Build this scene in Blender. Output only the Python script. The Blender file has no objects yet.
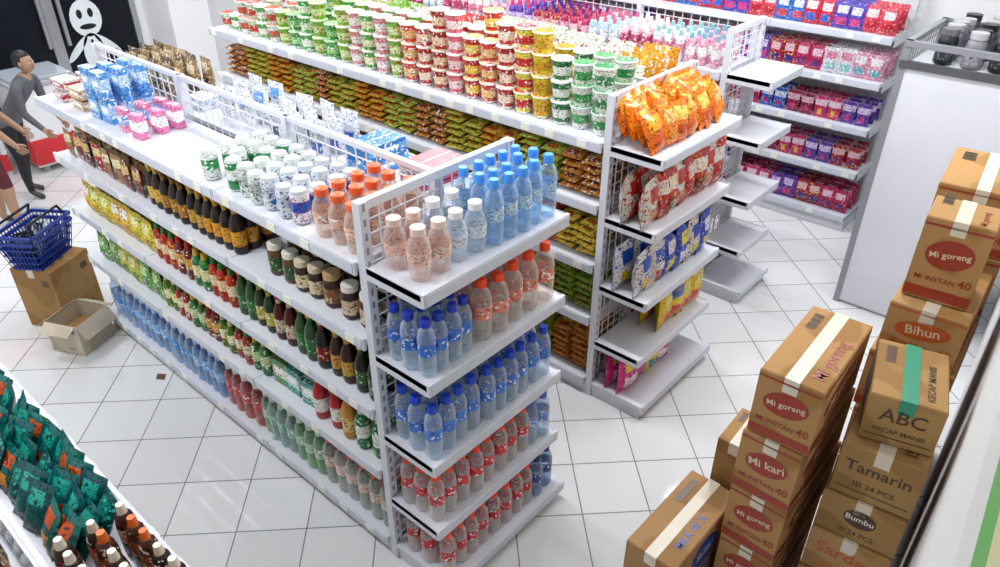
import bpy, math, random
import numpy as np
from mathutils import Vector, Matrix, Euler
random.seed(7); rng=np.random.RandomState(5)
sc=bpy.context.scene
try:
    sc.view_settings.view_transform='Standard'
except Exception as e: print(e)
rad=math.radians
# ------------------------------------------------------------------ materials
def newmat(name):
    m=bpy.data.materials.new(name); m.use_nodes=True
    nt=m.node_tree; b=nt.nodes['Principled BSDF']; return m,nt,b
def simple(name,col,rough=0.4,metal=0.0,spec=0.5,noise=0.0,nscale=8,emit=0):
    m,nt,b=newmat(name)
    b.inputs['Roughness'].default_value=rough; b.inputs['Metallic'].default_value=metal
    b.inputs['Specular IOR Level'].default_value=spec
    b.inputs['Base Color'].default_value=(*col,1)
    if noise>0:
        tc=nt.nodes.new('ShaderNodeTexCoord'); n=nt.nodes.new('ShaderNodeTexNoise'); n.inputs['Scale'].default_value=nscale
        n.inputs['Detail'].default_value=4
        mx=nt.nodes.new('ShaderNodeMix'); mx.data_type='RGBA'
        mx.inputs['A'].default_value=(*[c*(1-noise) for c in col],1); mx.inputs['B'].default_value=(*[min(1,c*(1+noise*.5)) for c in col],1)
        nt.links.new(tc.outputs['Object'],n.inputs['Vector']); nt.links.new(n.outputs['Fac'],mx.inputs['Factor'])
        nt.links.new(mx.outputs['Result'],b.inputs['Base Color'])
    if emit>0:
        b.inputs['Emission Color'].default_value=(*col,1); b.inputs['Emission Strength'].default_value=emit
    return m
def attrmat(name,rough,metal=0,pattern=False,alpha=1,pscale=70,spec=.5,thr=.60,text=True,wid=.05):
    m,nt,b=newmat(name)
    a=nt.nodes.new('ShaderNodeAttribute'); a.attribute_name='ColA'
    b.inputs['Roughness'].default_value=rough; b.inputs['Metallic'].default_value=metal
    b.inputs['Specular IOR Level'].default_value=spec
    b.inputs['Alpha'].default_value=alpha
    if pattern:
        a2=nt.nodes.new('ShaderNodeAttribute'); a2.attribute_name='ColB'
        tc=nt.nodes.new('ShaderNodeTexCoord')
        n=nt.nodes.new('ShaderNodeTexNoise'); n.inputs['Scale'].default_value=pscale; n.inputs['Detail'].default_value=1
        r=nt.nodes.new('ShaderNodeValToRGB'); r.color_ramp.elements[0].position=thr; r.color_ramp.elements[1].position=thr+wid
        mx=nt.nodes.new('ShaderNodeMix'); mx.data_type='RGBA'
        nt.links.new(tc.outputs['Object'],n.inputs['Vector']); nt.links.new(n.outputs['Fac'],r.inputs['Fac'])
        nt.links.new(r.outputs['Color'],mx.inputs['Factor'])
        nt.links.new(a.outputs['Color'],mx.inputs['A']); nt.links.new(a2.outputs['Color'],mx.inputs['B'])
        out=mx.outputs['Result']
        if text:   # small dark lettering-like print
            mp=nt.nodes.new('ShaderNodeMapping'); mp.inputs['Scale'].default_value=(80,80,190)
            n2=nt.nodes.new('ShaderNodeTexNoise'); n2.inputs['Scale'].default_value=1; n2.inputs['Detail'].default_value=0
            r2=nt.nodes.new('ShaderNodeValToRGB'); r2.color_ramp.elements[0].position=.60; r2.color_ramp.elements[1].position=.68
            r2.color_ramp.elements[0].color=(1,1,1,1); r2.color_ramp.elements[1].color=(.38,.32,.32,1)
            m2=nt.nodes.new('ShaderNodeMix'); m2.data_type='RGBA'; m2.blend_type='MULTIPLY'; m2.inputs['Factor'].default_value=1
            nt.links.new(tc.outputs['Object'],mp.inputs['Vector']); nt.links.new(mp.outputs['Vector'],n2.inputs['Vector']); nt.links.new(n2.outputs['Fac'],r2.inputs['Fac'])
            nt.links.new(out,m2.inputs['A']); nt.links.new(r2.outputs['Color'],m2.inputs['B']); out=m2.outputs['Result']
        nt.links.new(out,b.inputs['Base Color'])
    else:
        nt.links.new(a.outputs['Color'],b.inputs['Base Color'])
    return m
M_PRINT=attrmat('printed_packaging',.32,0,True)
M_PLAIN=attrmat('coloured_plastic',.35)
M_FOIL=attrmat('glossy_foil',.24,.15,True,pscale=55)
M_CARD=attrmat('cardboard',.75,0,True,pscale=5,thr=.45,spec=.2,text=False)
# clear PET: transparent when seen straight through, glossy/tinted towards the silhouette
M_CLEAR,nt,b=newmat('clear_plastic')
a=nt.nodes.new('ShaderNodeAttribute'); a.attribute_name='ColA'
b.inputs['Roughness'].default_value=.07; b.inputs['Specular IOR Level'].default_value=1.0
nt.links.new(a.outputs['Color'],b.inputs['Base Color'])
tr=nt.nodes.new('ShaderNodeBsdfTransparent'); nt.links.new(a.outputs['Color'],tr.inputs['Color'])
lw=nt.nodes.new('ShaderNodeLayerWeight'); lw.inputs['Blend'].default_value=.45
mr=nt.nodes.new('ShaderNodeMapRange'); mr.inputs['To Min'].default_value=.16; mr.inputs['To Max'].default_value=.62
ms=nt.nodes.new('ShaderNodeMixShader'); nt.links.new(lw.outputs['Facing'],mr.inputs['Value']); nt.links.new(mr.outputs['Result'],ms.inputs['Fac'])
nt.links.new(tr.outputs['BSDF'],ms.inputs[1]); nt.links.new(b.outputs['BSDF'],ms.inputs[2]); nt.links.new(ms.outputs['Shader'],nt.nodes['Material Output'].inputs['Surface'])
MATS=[M_PRINT,M_CLEAR,M_PLAIN,M_FOIL,M_CARD]
PRINT,CLEAR,PLAIN,FOIL,CARD=range(5)
M_STEEL=simple('white_powder_coated_steel',(.70,.71,.77),.32,0,.5,.05,6)
M_STEEL2=simple('grey_steel',(.30,.31,.34),.4,.3)
M_DARK=simple('dark_steel',(.10,.10,.11),.4,.2)
M_WALL=simple('white_wall_paint',(.80,.80,.80),.6,0,.3,.04,3)

# ------------------------------------------------------------------ templates: (V, faces, colkey, mat)
def lathe(prof,n=10):
    V=[];F=[];K=[];Mt=[]
    for (r,z,k,m) in prof:
        for i in range(n):
            a=2*math.pi*i/n; V.append((r*math.cos(a),r*math.sin(a),z))
    for j in range(1,len(prof)):
        k,m=prof[j][2],prof[j][3]
        for i in range(n):
            F.append(((j-1)*n+i,(j-1)*n+(i+1)%n,j*n+(i+1)%n,j*n+i)); K.append(k); Mt.append(m)
    F.append(tuple(range(n-1,-1,-1))); K.append(prof[0][2]); Mt.append(prof[0][3])
    L=len(prof)-1
    F.append(tuple(L*n+i for i in range(n))); K.append(prof[L][2]); Mt.append(prof[L][3])
    return (np.array(V),F,K,Mt)
def box(x0,x1,y0,y1,z0,z1,k=0,m=PLAIN):
    V=np.array([(x,y,z) for z in (z0,z1) for y in (y0,y1) for x in (x0,x1)],float)
    F=[(0,2,3,1),(4,5,7,6),(0,1,5,4),(2,6,7,3),(0,4,6,2),(1,3,7,5)]
    return (V,F,[k]*6,[m]*6)
def join(ts):
    V=[];F=[];K=[];Mt=[];o=0
    for t in ts:
        V.append(t[0]); F+= [tuple(i+o for i in f) for f in t[1]]; K+=t[2]; Mt+=t[3]; o+=len(t[0])
    return (np.vstack(V),F,K,Mt)
def xf(t,mat):
    V=t[0]; R=np.array(mat.to_3x3()); T=np.array(mat.translation)
    return (V@R.T+T,t[1],t[2],t[3])
# palette: 0 body,1 label,2 cap,3 accent print
T_WATER=lathe([(.027,0,0,CLEAR),(.032,.008,0,CLEAR),(.030,.03,0,CLEAR),(.032,.045,0,CLEAR),(.0325,.085,0,CLEAR),(.0325,.135,1,PRINT),(.0325,.15,0,CLEAR),(.027,.175,0,CLEAR),(.013,.195,0,CLEAR),(.018,.196,2,PLAIN),(.018,.222,2,PLAIN),(.015,.226,2,PLAIN)],12)
T_BIGWATER=lathe([(.038,0,0,CLEAR),(.047,.01,0,CLEAR),(.044,.05,0,CLEAR),(.047,.08,0,CLEAR),(.047,.10,0,CLEAR),(.0475,.16,1,PRINT),(.047,.18,0,CLEAR),(.038,.215,0,CLEAR),(.016,.24,0,CLEAR),(.024,.241,2,PLAIN),(.024,.274,2,PLAIN),(.02,.278,2,PLAIN)],12)
T_SAUCE=lathe([(.026,0,0,PLAIN),(.03,.006,0,PLAIN),(.03,.035,0,PLAIN),(.0305,.10,1,PRINT),(.03,.12,0,PLAIN),(.024,.145,0,PLAIN),(.012,.17,0,PLAIN),(.012,.19,1,PLAIN),(.015,.191,2,PLAIN),(.015,.212,2,PLAIN)],10)
T_JAR=lathe([(.03,0,0,PLAIN),(.036,.008,0,PLAIN),(.036,.02,0,PLAIN),(.0365,.08,1,PRINT),(.036,.095,0,PLAIN),(.028,.11,0,PLAIN),(.032,.111,2,PLAIN),(.032,.135,2,PLAIN)],10)
T_SQUEEZE=lathe([(.028,0,0,PRINT),(.032,.01,0,PRINT),(.032,.06,0,PRINT),(.032,.12,1,PRINT),(.025,.16,0,PRINT),(.015,.17,0,PLAIN),(.016,.171,2,PLAIN),(.012,.205,2,PLAIN)],10)
T_CAN=lathe([(.027,0,2,PLAIN),(.033,.008,2,PLAIN),(.033,.045,0,PRINT),(.033,.085,1,PRINT),(.033,.112,0,PRINT),(.028,.12,2,PLAIN),(.028,.122,2,PLAIN),(.024,.118,2,PLAIN)],12)
T_CUP=lathe([(.034,0,0,PRINT),(.037,.012,2,PRINT),(.040,.030,0,PRINT),(.045,.070,1,PRINT),(.049,.096,0,PRINT),(.053,.098,2,PLAIN),(.053,.104,2,PLAIN),(.050,.105,2,PLAIN),(.03,.1055,1,PRINT)],12)
T_PCUP=lathe([(.026,0,0,CLEAR),(.03,.01,0,CLEAR),(.034,.05,0,CLEAR),(.036,.09,1,PRINT),(.030,.115,0,CLEAR),(.018,.135,0,CLEAR),(.022,.136,2,PLAIN),(.022,.158,2,PLAIN),(.018,.16,2,PLAIN)],12)
def pillow(w,h,t,nu=5,nv=7,mat=FOIL,bottom_fat=0,seed=1,nzs=.35):
    r=np.random.RandomState(seed); V=[];F=[];K=[];Mt=[]
    nz=r.rand(2,nv+1,nu+1)
    for s in (0,1):
        for j in range(nv+1):
            v=j/nv
            if v<=1e-6 or v>=1-1e-6: tv=.02
            else:
                vv=2*v-1; tv=(1-abs(vv)**3)
            tv*=(1+bottom_fat*(0.5-v))
            for i in range(nu+1):
                u=2*i/nu-1; tu=1-abs(u)**2.6
                th=t*.5*max(.03,tu*tv)*(1-nzs/2+nzs*nz[s,j,i])
                V.append((u*w/2*(1-.05*tv),(-th if s==0 else th),v*h))
    N=(nu+1)*(nv+1)
    for s in (0,1):
        for j in range(nv):
            for i in range(nu):
                a=s*N+j*(nu+1)+i; q=(a,a+1,a+nu+2,a+nu+1)
                F.append(q if s==0 else q[::-1])
                v=(j+.5)/nv; u=abs(2*(i+.5)/nu-1)
                k=0
                if v>.55 and v<.85 and u<.75: k=1
                elif v>.15 and v<.45 and u<.6: k=2
                K.append(k); Mt.append(mat)
    return (np.array(V),F,K,Mt)
T_BAG=[pillow(.16,.22,.07,5,7,seed=i,bottom_fat=.3) for i in range(4)]
T_CHIP=[pillow(.17,.21,.085,7,9,seed=i+60,bottom_fat=.1,nzs=.3) for i in range(4)]
T_BIGBAG=[pillow(.19,.27,.08,5,7,seed=i+10,bottom_fat=.3) for i in range(4)]
T_POUCH=[pillow(.12,.17,.045,5,7,PRINT,seed=i+20,bottom_fat=.7) for i in range(4)]
T_SACHET=[pillow(.09,.15,.03,3,7,FOIL,seed=i+30) for i in range(4)]
T_PACK=[pillow(.115,.10,.035,4,7,PRINT,seed=i+40) for i in range(4)]
T_PACKLIE=[xf(t,Matrix.Translation((0,-.045,.018))@Matrix.Rotation(rad(-82),4,'X')) for t in T_PACK]
def sbox(w,d,h):
    ts=[box(-w/2,w/2,-d/2,d/2,0,h*.3,0,PRINT),box(-w/2,w/2,-d/2,d/2,h*.3,h*.75,1,PRINT),box(-w/2,w/2,-d/2,d/2,h*.75,h,0,PRINT),
        box(-w/2,w/2,-.002,.002,h,h+.0015,2,PLAIN),box(-w*.3,w*.3,-d/2-.001,-d/2,h*.45,h*.65,2,PLAIN)]
    return join(ts)
T_SBOX=sbox(.09,.05,.13); T_FBOX=sbox(.14,.10,.05); T_LBOX=sbox(.2,.14,.06)

class MB:
    def __init__(s): s.V=[];s.F=[];s.A=[];s.B=[];s.M=[];s.n=0
    def add(s,t,M,pal):
        V,F,K,Mt=t
        if M is not None:
            R=np.array(M.to_3x3()); T=np.array(M.translation); V=V@R.T+T
        s.V.append(V); o=s.n
        acc=pal[3] if len(pal)>3 else pal[0]
        for f,k,m in zip(F,K,Mt):
            s.F.append(tuple(i+o for i in f)); c=pal[k]
            L=len(f); s.A.extend([(c[0],c[1],c[2],1)]*L)
            b=acc if m in(PRINT,FOIL,CARD) else c
            s.B.extend([(b[0],b[1],b[2],1)]*L); s.M.append(m)
        s.n+=len(V)
    def make(s,name,smooth=True,parent=None,ang=48):
        if not s.V: return None
        me=bpy.data.meshes.new(name); me.from_pydata(np.vstack(s.V).tolist(),[],s.F)
        for nm,arr in(('ColA',s.A),('ColB',s.B)):
            at=me.color_attributes.new(nm,'FLOAT_COLOR','CORNER'); at.data.foreach_set('color',np.array(arr,dtype=np.float32).ravel())
        for m in MATS: me.materials.append(m)
        me.polygons.foreach_set('material_index',np.array(s.M,dtype=np.int32))
        if smooth:
            me.polygons.foreach_set('use_smooth',np.ones(len(me.polygons),dtype=bool))
            try: me.set_sharp_from_angle(angle=rad(ang))
            except Exception as e: print(e)
        me.update()
        ob=bpy.data.objects.new(name,me); sc.collection.objects.link(ob)
        if parent: ob.parent=parent
        return ob
def TM(x,y,z,rot=0,s=1,tx=0,ty=0):
    return Matrix.Translation((x,y,z))@Matrix.Rotation(rot,4,'Z')@Matrix.Rotation(tx,4,'X')@Matrix.Rotation(ty,4,'Y')@Matrix.Diagonal((s,s,s,1))

class SM:  # box mesh with material indices
    def __init__(s): s.V=[];s.F=[];s.I=[]
    def box(s,x0,x1,y0,y1,z0,z1,mi=0):
        o=len(s.V); s.V+=[(x,y,z) for z in (z0,z1) for y in (y0,y1) for x in (x0,x1)]
        for f in [(0,2,3,1),(4,5,7,6),(0,1,5,4),(2,6,7,3),(0,4,6,2),(1,3,7,5)]: s.F.append(tuple(i+o for i in f)); s.I.append(mi)
    def make(s,name,mats,bevel=0,loc=(0,0,0),rot=(0,0,0),parent=None):
        me=bpy.data.meshes.new(name); me.from_pydata(s.V,[],s.F)
        for m in mats: me.materials.append(m)
        me.polygons.foreach_set('material_index',np.array(s.I,dtype=np.int32)); me.update()
        ob=bpy.data.objects.new(name,me); sc.collection.objects.link(ob); ob.location=loc; ob.rotation_euler=rot
        if bevel:
            b=ob.modifiers.new('bevel','BEVEL'); b.width=bevel; b.segments=2; b.limit_method='ANGLE'
        if parent: ob.parent=parent
        return ob

def H(s):
    if len(s)==3: s=''.join(c*2 for c in s)
    return tuple(((int(s[i:i+2],16)/255)**2.2) for i in (0,2,4))
def P(*a): return [H(x) for x in a]

# ------------------------------------------------------------------ fill
def fill(name,tm,x0,x1,y0,y1,z,dx,dy,pals,rot=0,block=.25,axis='y',layers=1,dz=.1,jit=.006,jr=.12,s=1,skip=0.0,tilt=0,sj=.03,mb=None,rand=False):
    own=mb is None
    if own: mb=MB()
    nx=max(1,int((x1-x0)/dx+1e-3)); ny=max(1,int((y1-y0)/dy+1e-3))
    for i in range(nx):
        for j in range(ny):
            x=x0+(i+.5)*(x1-x0)/nx; y=y0+(j+.5)*(y1-y0)/ny
            if rng.rand()<skip: continue
            t=(y-y0) if axis=='y' else (x-x0)
            nl=layers if isinstance(layers,int) else rng.randint(layers[0],layers[1]+1)
            pal=pals[rng.randint(len(pals))] if rand else pals[int(t/block)%len(pals)]
            for l in range(nl):
                tt=tm[rng.randint(len(tm))] if isinstance(tm,list) else tm
                mb.add(tt,TM(x+rng.uniform(-jit,jit),y+rng.uniform(-jit,jit),z+l*dz,rot+rng.uniform(-jr,jr),s*(1+rng.uniform(-sj,sj)),tilt+(rng.uniform(-.08,.08) if tilt else 0)),pal)
    if own: return mb.make(name)
L_=-math.pi/2   # front faces -X
R_=math.pi/2

# ------------------------------------------------------------------ gondola
def wiremesh(s,axis,c,a0,a1,z0,z1,step=.05,w=.0022,mi=0):
    n=max(1,int((a1-a0)/step))
    for i in range(n+1):
        a=a0+(a1-a0)*i/n
        if axis=='y': s.box(c-w,c+w,a-w,a+w,z0,z1,mi)
        else: s.box(a-w,a+w,c-w,c+w,z0,z1,mi)
    m=max(1,int((z1-z0)/step))
    for i in range(m+1):
        z=z0+(z1-z0)*i/m
        if axis=='y': s.box(c-w*.9,c+w*.9,a0,a1,z-w,z+w,mi)
        else: s.box(a0,a1,c-w*.9,c+w*.9,z-w,z+w,mi)
def shelf(s,x0,x1,y0,y1,z,front):
    s.box(x0,x1,y0,y1,z-.022,z)
    t=.012;lo=z-.042;hi=z+.006
    if front=='-x': s.box(x0-t,x0,y0,y1,lo,hi); s.box(x0-t-.003,x0-t,y0+.01,y1-.01,lo+.006,hi-.006,1)
    if front=='+x': s.box(x1,x1+t,y0,y1,lo,hi); s.box(x1+t,x1+t+.003,y0+.01,y1-.01,lo+.006,hi-.006,1)
    if front=='-y': s.box(x0,x1,y0-t,y0,lo,hi); s.box(x0+.01,x1-.01,y0-t-.003,y0-t,lo+.006,hi-.006,1)
M_RAIL=simple('price_rail_plastic',(.62,.64,.73),.25)
M_TAG=simple('price_tag_paper',(.85,.84,.74),.6)
LV=[.10,.48,.785,1.10,1.40]; LE=[.09,.36,.69,1.055,1.40]
def gondola(name,x0,x1,y0,y1,lv,left=True,right=True,end=True,le=LE,ed=.25,zt=1.6,seg=.9):
    s=SM(); xc=(x0+x1)/2 if (left and right) else (x1-.03 if left else x0+.03)
    def bay(yA,yB):
        for z in lv:
            if left: shelf(s,x0,xc-.02,yA,yB,z,'-x')
            if right: shelf(s,xc+.02,x1,yA,yB,z,'+x')
    n=max(1,round((y1-y0)/seg)); L=(y1-y0-.04)/n
    for i in range(n):
        bay(y0+.04+i*L+.002,y0+.04+(i+1)*L-.002)
    for i in range(n+1):
        y=y0+.04+i*L
        s.box(xc-.02,xc+.02,y-.015,y+.015,0,zt)
        for z in lv[1:]:
            for sg,on,xe in((-1,left,x0),(1,right,x1)):
                if on:
                    a=xc+sg*.02; b=xe-sg*.06; s.box(min(a,b),max(a,b),y-.002,y+.002,z-.07,z-.02)
    s.box(xc-.012,xc+.012,y0+.04,y1,zt-.02,zt); 
    wiremesh(s,'y',xc,y0+.04,y1,.12,zt,.06)
    if left: s.box(x0+.01,xc,y0+.04,y1,.0,.075)
    if right: s.box(xc,x1-.01,y0+.04,y1,.0,.075)
    if end:
        for xp in (x0,x1-.035):
            s.box(xp,xp+.035,y0-.0,y0+.035,0,zt+.02)
            for q in range(int(zt/.05)): s.box(xp+.012,xp+.022,y0-.001,y0,.04+q*.05,.065+q*.05,3)
        s.box(x0+.035,x1-.035,y0+.005,y0+.03,zt-.01,zt+.02); s.box(x0+.035,x1-.035,y0+.005,y0+.03,.02,.06)
        wiremesh(s,'x',y0+.017,x0+.035,x1-.035,.06,zt,.05)
        for i,z in enumerate(le):
            d=ed+(.05 if i==0 else 0)
            shelf(s,x0,x1,y0-d,y0-.002,z,'-y')
            if i==0: s.box(x0+.01,x1-.01,y0-d+.01,y0-.002,0,z-.025)
            else:
                for xp in(x0,x1-.003):
                    s.box(xp,xp+.003,y0-d,y0,z-.045,z+.004)
    for z in lv:
        for q in range(int((y1-y0)/.17)):
            if rng.rand()<.6:
                y=y0+.1+q*.17+rng.uniform(-.03,.03)
                if left: s.box(x0-.0175,x0-.015,y,y+.05,z-.034,z-.002,2)
                if right: s.box(x1+.015,x1+.0175,y,y+.05,z-.034,z-.002,2)
    return s.make(name,[M_STEEL,M_RAIL,M_TAG,M_STEEL2])
gondola('gondola_shelf',0,.72,0,2.57,LV)
gondola('gondola_shelf',1.364,2.08,0,3.25,LV)
gondola('gondola_shelf',2.68,3.10,.12,3.3,LV,left=True,right=False,zt=1.62)
gondola('wall_shelf_rack',4.10,4.46,-.36,4.6,[.12,.46,.78,1.10,1.40],left=True,right=False,end=False,zt=1.75)
gondola('gondola_shelf',-1.34,-.83,-1.1,1.5,[.1,.5,.9],end=False,zt=1.02)

# ------------------------------------------------------------------ products gondola 1
blue=[P('e8f2fb','3f78d8','1638b8','ffffff')]
orr=P('f8f2ee','e88a74','ff4a18','ffffff')
fill('water_bottles',T_WATER,.36,.70,-.23,-.02,1.402,.067,.068,[P('dceefc','b0d4f6','4c9cf4','ffffff')],axis='x')
fill('drink_bottles',T_PCUP,.03,.36,-.23,-.02,1.402,.08,.08,[P('f8ece8','f0c4b4','f4d8cc','ffffff'),P('eef4fa','e4ecf6','f0f2f6','c4d6ec')],axis='x',block=.2,s=1.1)
fill('water_bottles',T_WATER,.02,.26,-.24,-.02,1.057,.06,.068,blue,axis='x',s=.95)
fill('water_bottles',T_BIGWATER,.28,.70,-.245,-.05,1.057,.083,.085,[orr],axis='x',s=.84)
fill('water_bottles',T_WATER,.02,.70,-.24,-.02,.692,.064,.068,[P('e8f2fb','4a80dc','1e48c8','ffffff')],axis='x')
fill('water_bottles',T_WATER,.02,.58,-.24,-.02,.362,.064,.068,[P('f8f4f2','d83038','f84a20','ffffff')],axis='x')
fill('water_bottles',T_WATER,.58,.70,-.24,-.02,.362,.06,.068,[P('e4f0fa','7aa0e0','5a7ad0','ffffff')],axis='x')
fill('water_bottles',T_WATER,.02,.56,-.29,-.02,.092,.064,.068,[P('f8f0ee','c8242e','f84a20','ffffff')],axis='x',s=.98)
fill('water_bottles',T_WATER,.56,.70,-.29,-.02,.092,.066,.068,[P('c8dcf2','2a4c98','1c2f70','ffffff')],axis='x',s=.98)
fill('drink_bottles',T_PCUP,.02,.33,.06,.32,1.402,.075,.075,[P('f4e8e0','e8b8a4','f46a3c','ffffff')],s=1.1)
fill('drink_cans',T_CAN,.02,.33,.36,.62,1.402,.07,.07,[P('e8ecf4','2f58b8','c8ccd4','d03030'),P('dfe6ea','c8d0da','ccd2da','2060b0')],block=.13)
fill('drink_cans',T_CAN,.02,.33,.62,1.02,1.402,.07,.07,[P('dfe8e0','b8c4bc','d8dce0','304858'),P('2f8a50','e8f0e8','d8dce0','ffffff'),P('e4e8e4','3a9a5a','d8dce0','ffffff')],block=.14,skip=.05)
fill('medicine_boxes',T_SBOX,.04,.3,1.55,1.82,1.402,.07,.10,[P('e07aa8','ffffff','ffffff','f4c8dc'),P('e07aa8','7aaae0','ffffff','ffffff')],rot=L_,block=.12,s=.8)
fill('medicine_boxes',T_SBOX,.04,.3,1.84,2.08,1.402,.07,.10,[P('4a94dc','a8d0f4','ffffff','ffffff')],rot=L_,block=.12,s=.9,layers=2,dz=.12)
fill('medicine_boxes',T_FBOX,.04,.3,2.1,2.54,1.402,.12,.15,[P('d0bc90','f0e2c0','ffffff','c04838'),P('a8cca0','ffffff','ffffff','2f7a50'),P('e0c8c8','b03048','ffffff','ffffff')],rot=L_,block=.15,layers=2,dz=.055,s=.9)
fill('biscuit_boxes',T_LBOX,.42,.68,.10,.40,1.402,.15,.2,[P('2f78c8','f2f4f8','ffffff','e04040'),P('c83838','f4f0e8','ffffff','2f60c0')],rot=0,block=.15,layers=2,dz=.065)
fill('biscuit_boxes',T_LBOX,.42,.68,.42,.72,1.402,.15,.2,[P('2f7fd0','5aa8e8','ffffff','ffffff')],rot=0,block=.4,layers=2,dz=.065)
fill('milk_pouches',T_POUCH,.42,.68,.76,1.22,1.402,.07,.125,[P('e8eaf0','d4dae6','3a66b8','ffffff'),P('eeeef2','dfe4ec','505868','ffffff')],rot=L_,block=.2,s=.95)
fill('milk_pouches',T_POUCH,.42,.68,1.28,1.62,1.402,.08,.13,[P('eaecf2','6aa4dc','e0e6f0','ffffff'),P('eeeef2','e0e6ee','dce0ea','b8c8e0')],rot=L_,block=.14)
fill('snack_packs',T_POUCH,.40,.68,1.95,2.54,1.402,.06,.11,[P('a08458','e8dcc0','6a4a2c','f0e8d8'),P('6a5840','c8b890','2f2a24','ffffff'),P('c8b088','8a3a28','4a3424','ffffff')],rot=L_,block=.11)
fill('biscuit_boxes',T_FBOX,.42,.68,1.68,1.92,1.402,.12,.15,[P('e4e4e8','c8d8e8','ffffff','8898b8')],rot=L_,layers=1)
z=1.102
fill('coffee_jars',T_JAR,.02,.30,.05,.34,z,.075,.075,[P('2a1810','d8c0a0','e8e0d8','7a4a20'),P('3a2014','8a5a30','c0a070','e8d8b0')],block=.15)
fill('coffee_jars',T_JAR,.02,.30,.34,.68,z,.075,.075,[P('302014','e0d0a8','d8c8a8','704020'),P('5a4420','2f5a34','e8e4d8','e8d8b0')],block=.15,s=.95)
fill('sauce_bottles',T_SAUCE,.02,.30,.86,1.12,z,.065,.065,[P('241410','d89a28','e8c030','c02020')],block=.15)
fill('sauce_bottles',T_SAUCE,.02,.30,1.12,1.62,z,.065,.065,[P('1c120e','c8a040','d8a028','801818'),P('241410','a87028','7a4a20','e8c850'),P('301a10','e0b848','e8d048','802010')],block=.17,s=.95)
fill('coffee_sachets',T_SACHET,.02,.30,1.66,2.5,z,.05,.095,[P('7a3020','d8b070','3a1810','f0e0c0'),P('a87840','f0e0b0','502818','902020'),P('b02828','e8c890','401810','ffffff')],rot=L_,block=.19)
z=.787
fill('sauce_bottles',T_SAUCE,.02,.30,.05,.42,z,.063,.063,[P('241a14','3a6a3a','d8d0c0','e8e0c8'),P('3a1c10','c8a040','e8c030','c02020'),P('18241a','8a2020','b8b0a0','e8d8c0')],block=.13)
fill('sauce_bottles',T_SAUCE,.02,.30,.42,.98,z,.063,.063,[P('30502c','2f7a40','e8b828','e8e0c8'),P('4a1410','d8d0b0','c82820','c02020'),P('24381c','c8c050','2f8040','ffffff')],block=.14)
fill('chilli_sauce_bottles',T_SQUEEZE,.02,.30,.98,1.7,z,.066,.066,[P('b02418','f0d8b0','3a8a3c','e8c030'),P('2f7a3a','e8e0a0','e8c030','ffffff'),P('701a12','d8a040','c82820','ffffff')],block=.18,s=.92)
fill('cooking_oil_pouches',T_POUCH,.02,.30,1.72,2.5,z,.07,.11,[P('e8d030','f4f0a0','c89a20','3a8a3c'),P('e8c828','ffffff','d8a820','d03028')],rot=L_,block=.22)
z=.482
fill('drink_bottles',T_SQUEEZE,.02,.30,.05,.24,z,.066,.066,[P('1f7a3c','e4ecd8','e8e8e0','ffffff')],block=.2)
fill('sauce_bottles',T_SAUCE,.02,.30,.24,.5,z,.066,.066,[P('c88a30','e8c878','c82820','8a3018'),P('b8282c','f0e8e0','b02020','ffffff')],block=.13,s=1.08)
fill('seasoning_boxes',T_SBOX,.03,.30,.5,.82,z,.07,.10,[P('2f9a88','d8ece4','ffffff','ffffff'),P('50a060','e8f0d8','ffffff','c83020')],rot=L_,block=.2,layers=1)
fill('chilli_sauce_bottles',T_SQUEEZE,.02,.30,.84,1.75,z,.062,.062,[P('387a38','c8d8a0','e8b828','ffffff'),P('a83018','f0e0b0','2f8a3c','ffffff'),P('4a7a28','f0f0c0','e8d8b0','e8c030'),P('803018','d8a040','c82820','ffffff')],block=.13,s=.88)
fill('snack_packs',T_POUCH,.02,.30,1.77,2.5,z,.07,.11,[P('5a9a38','c8e090','2f6a2c','ffffff'),P('b8c840','f0f0b0','3a8a3c','d84020')],rot=L_,block=.24)
z=.102
fill('water_bottles',T_WATER,.02,.32,.05,.5,z,.068,.068,[P('e8ece8','dcc0a8','f85a28','ffffff'),P('eef0ee','e8ccc4','f85220','ffffff')],block=.2,s=1.15)
fill('water_bottles',T_WATER,.02,.32,.5,.98,z,.068,.068,[P('d0ecd0','b0d4b8','dfe8e0','ffffff'),P('e0f0ec','8ec4b0','e8f0f0','ffffff')],block=.2,s=1.1)
fill('water_bottles',T_WATER,.02,.32,.98,1.3,z,.068,.068,[P('f0b4b0','d44848','e8ece8','ffffff')],block=.2,s=1.1)
fill('water_bottles',T_WATER,.02,.32,1.3,2.52,z,.068,.068,[P('c8e2fa','88bcee','b4d4f4','ffffff'),P('d8eafa','4a90dc','dce8f8','ffffff')],block=.3,s=1.12)
noodle=[P('c88834','f0d068','8a3a1c','c02820'),P('90b044','e8e088','4a7a28','b83020'),P('d8b848','f0e090','9a5420','2f7a38'),P('b85030','e8b058','6a2818','f0e0b0'),P('b0b850','f0f090','805020','c83020'),P('e8c848','b03820','7a4420','f8f0c8')]
for zz in LV[:-1]:
    fill('snack_packs',T_POUCH,.42,.70,.06,2.5,zz+.002,.09,.125,noodle,rot=R_,block=.3)

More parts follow.
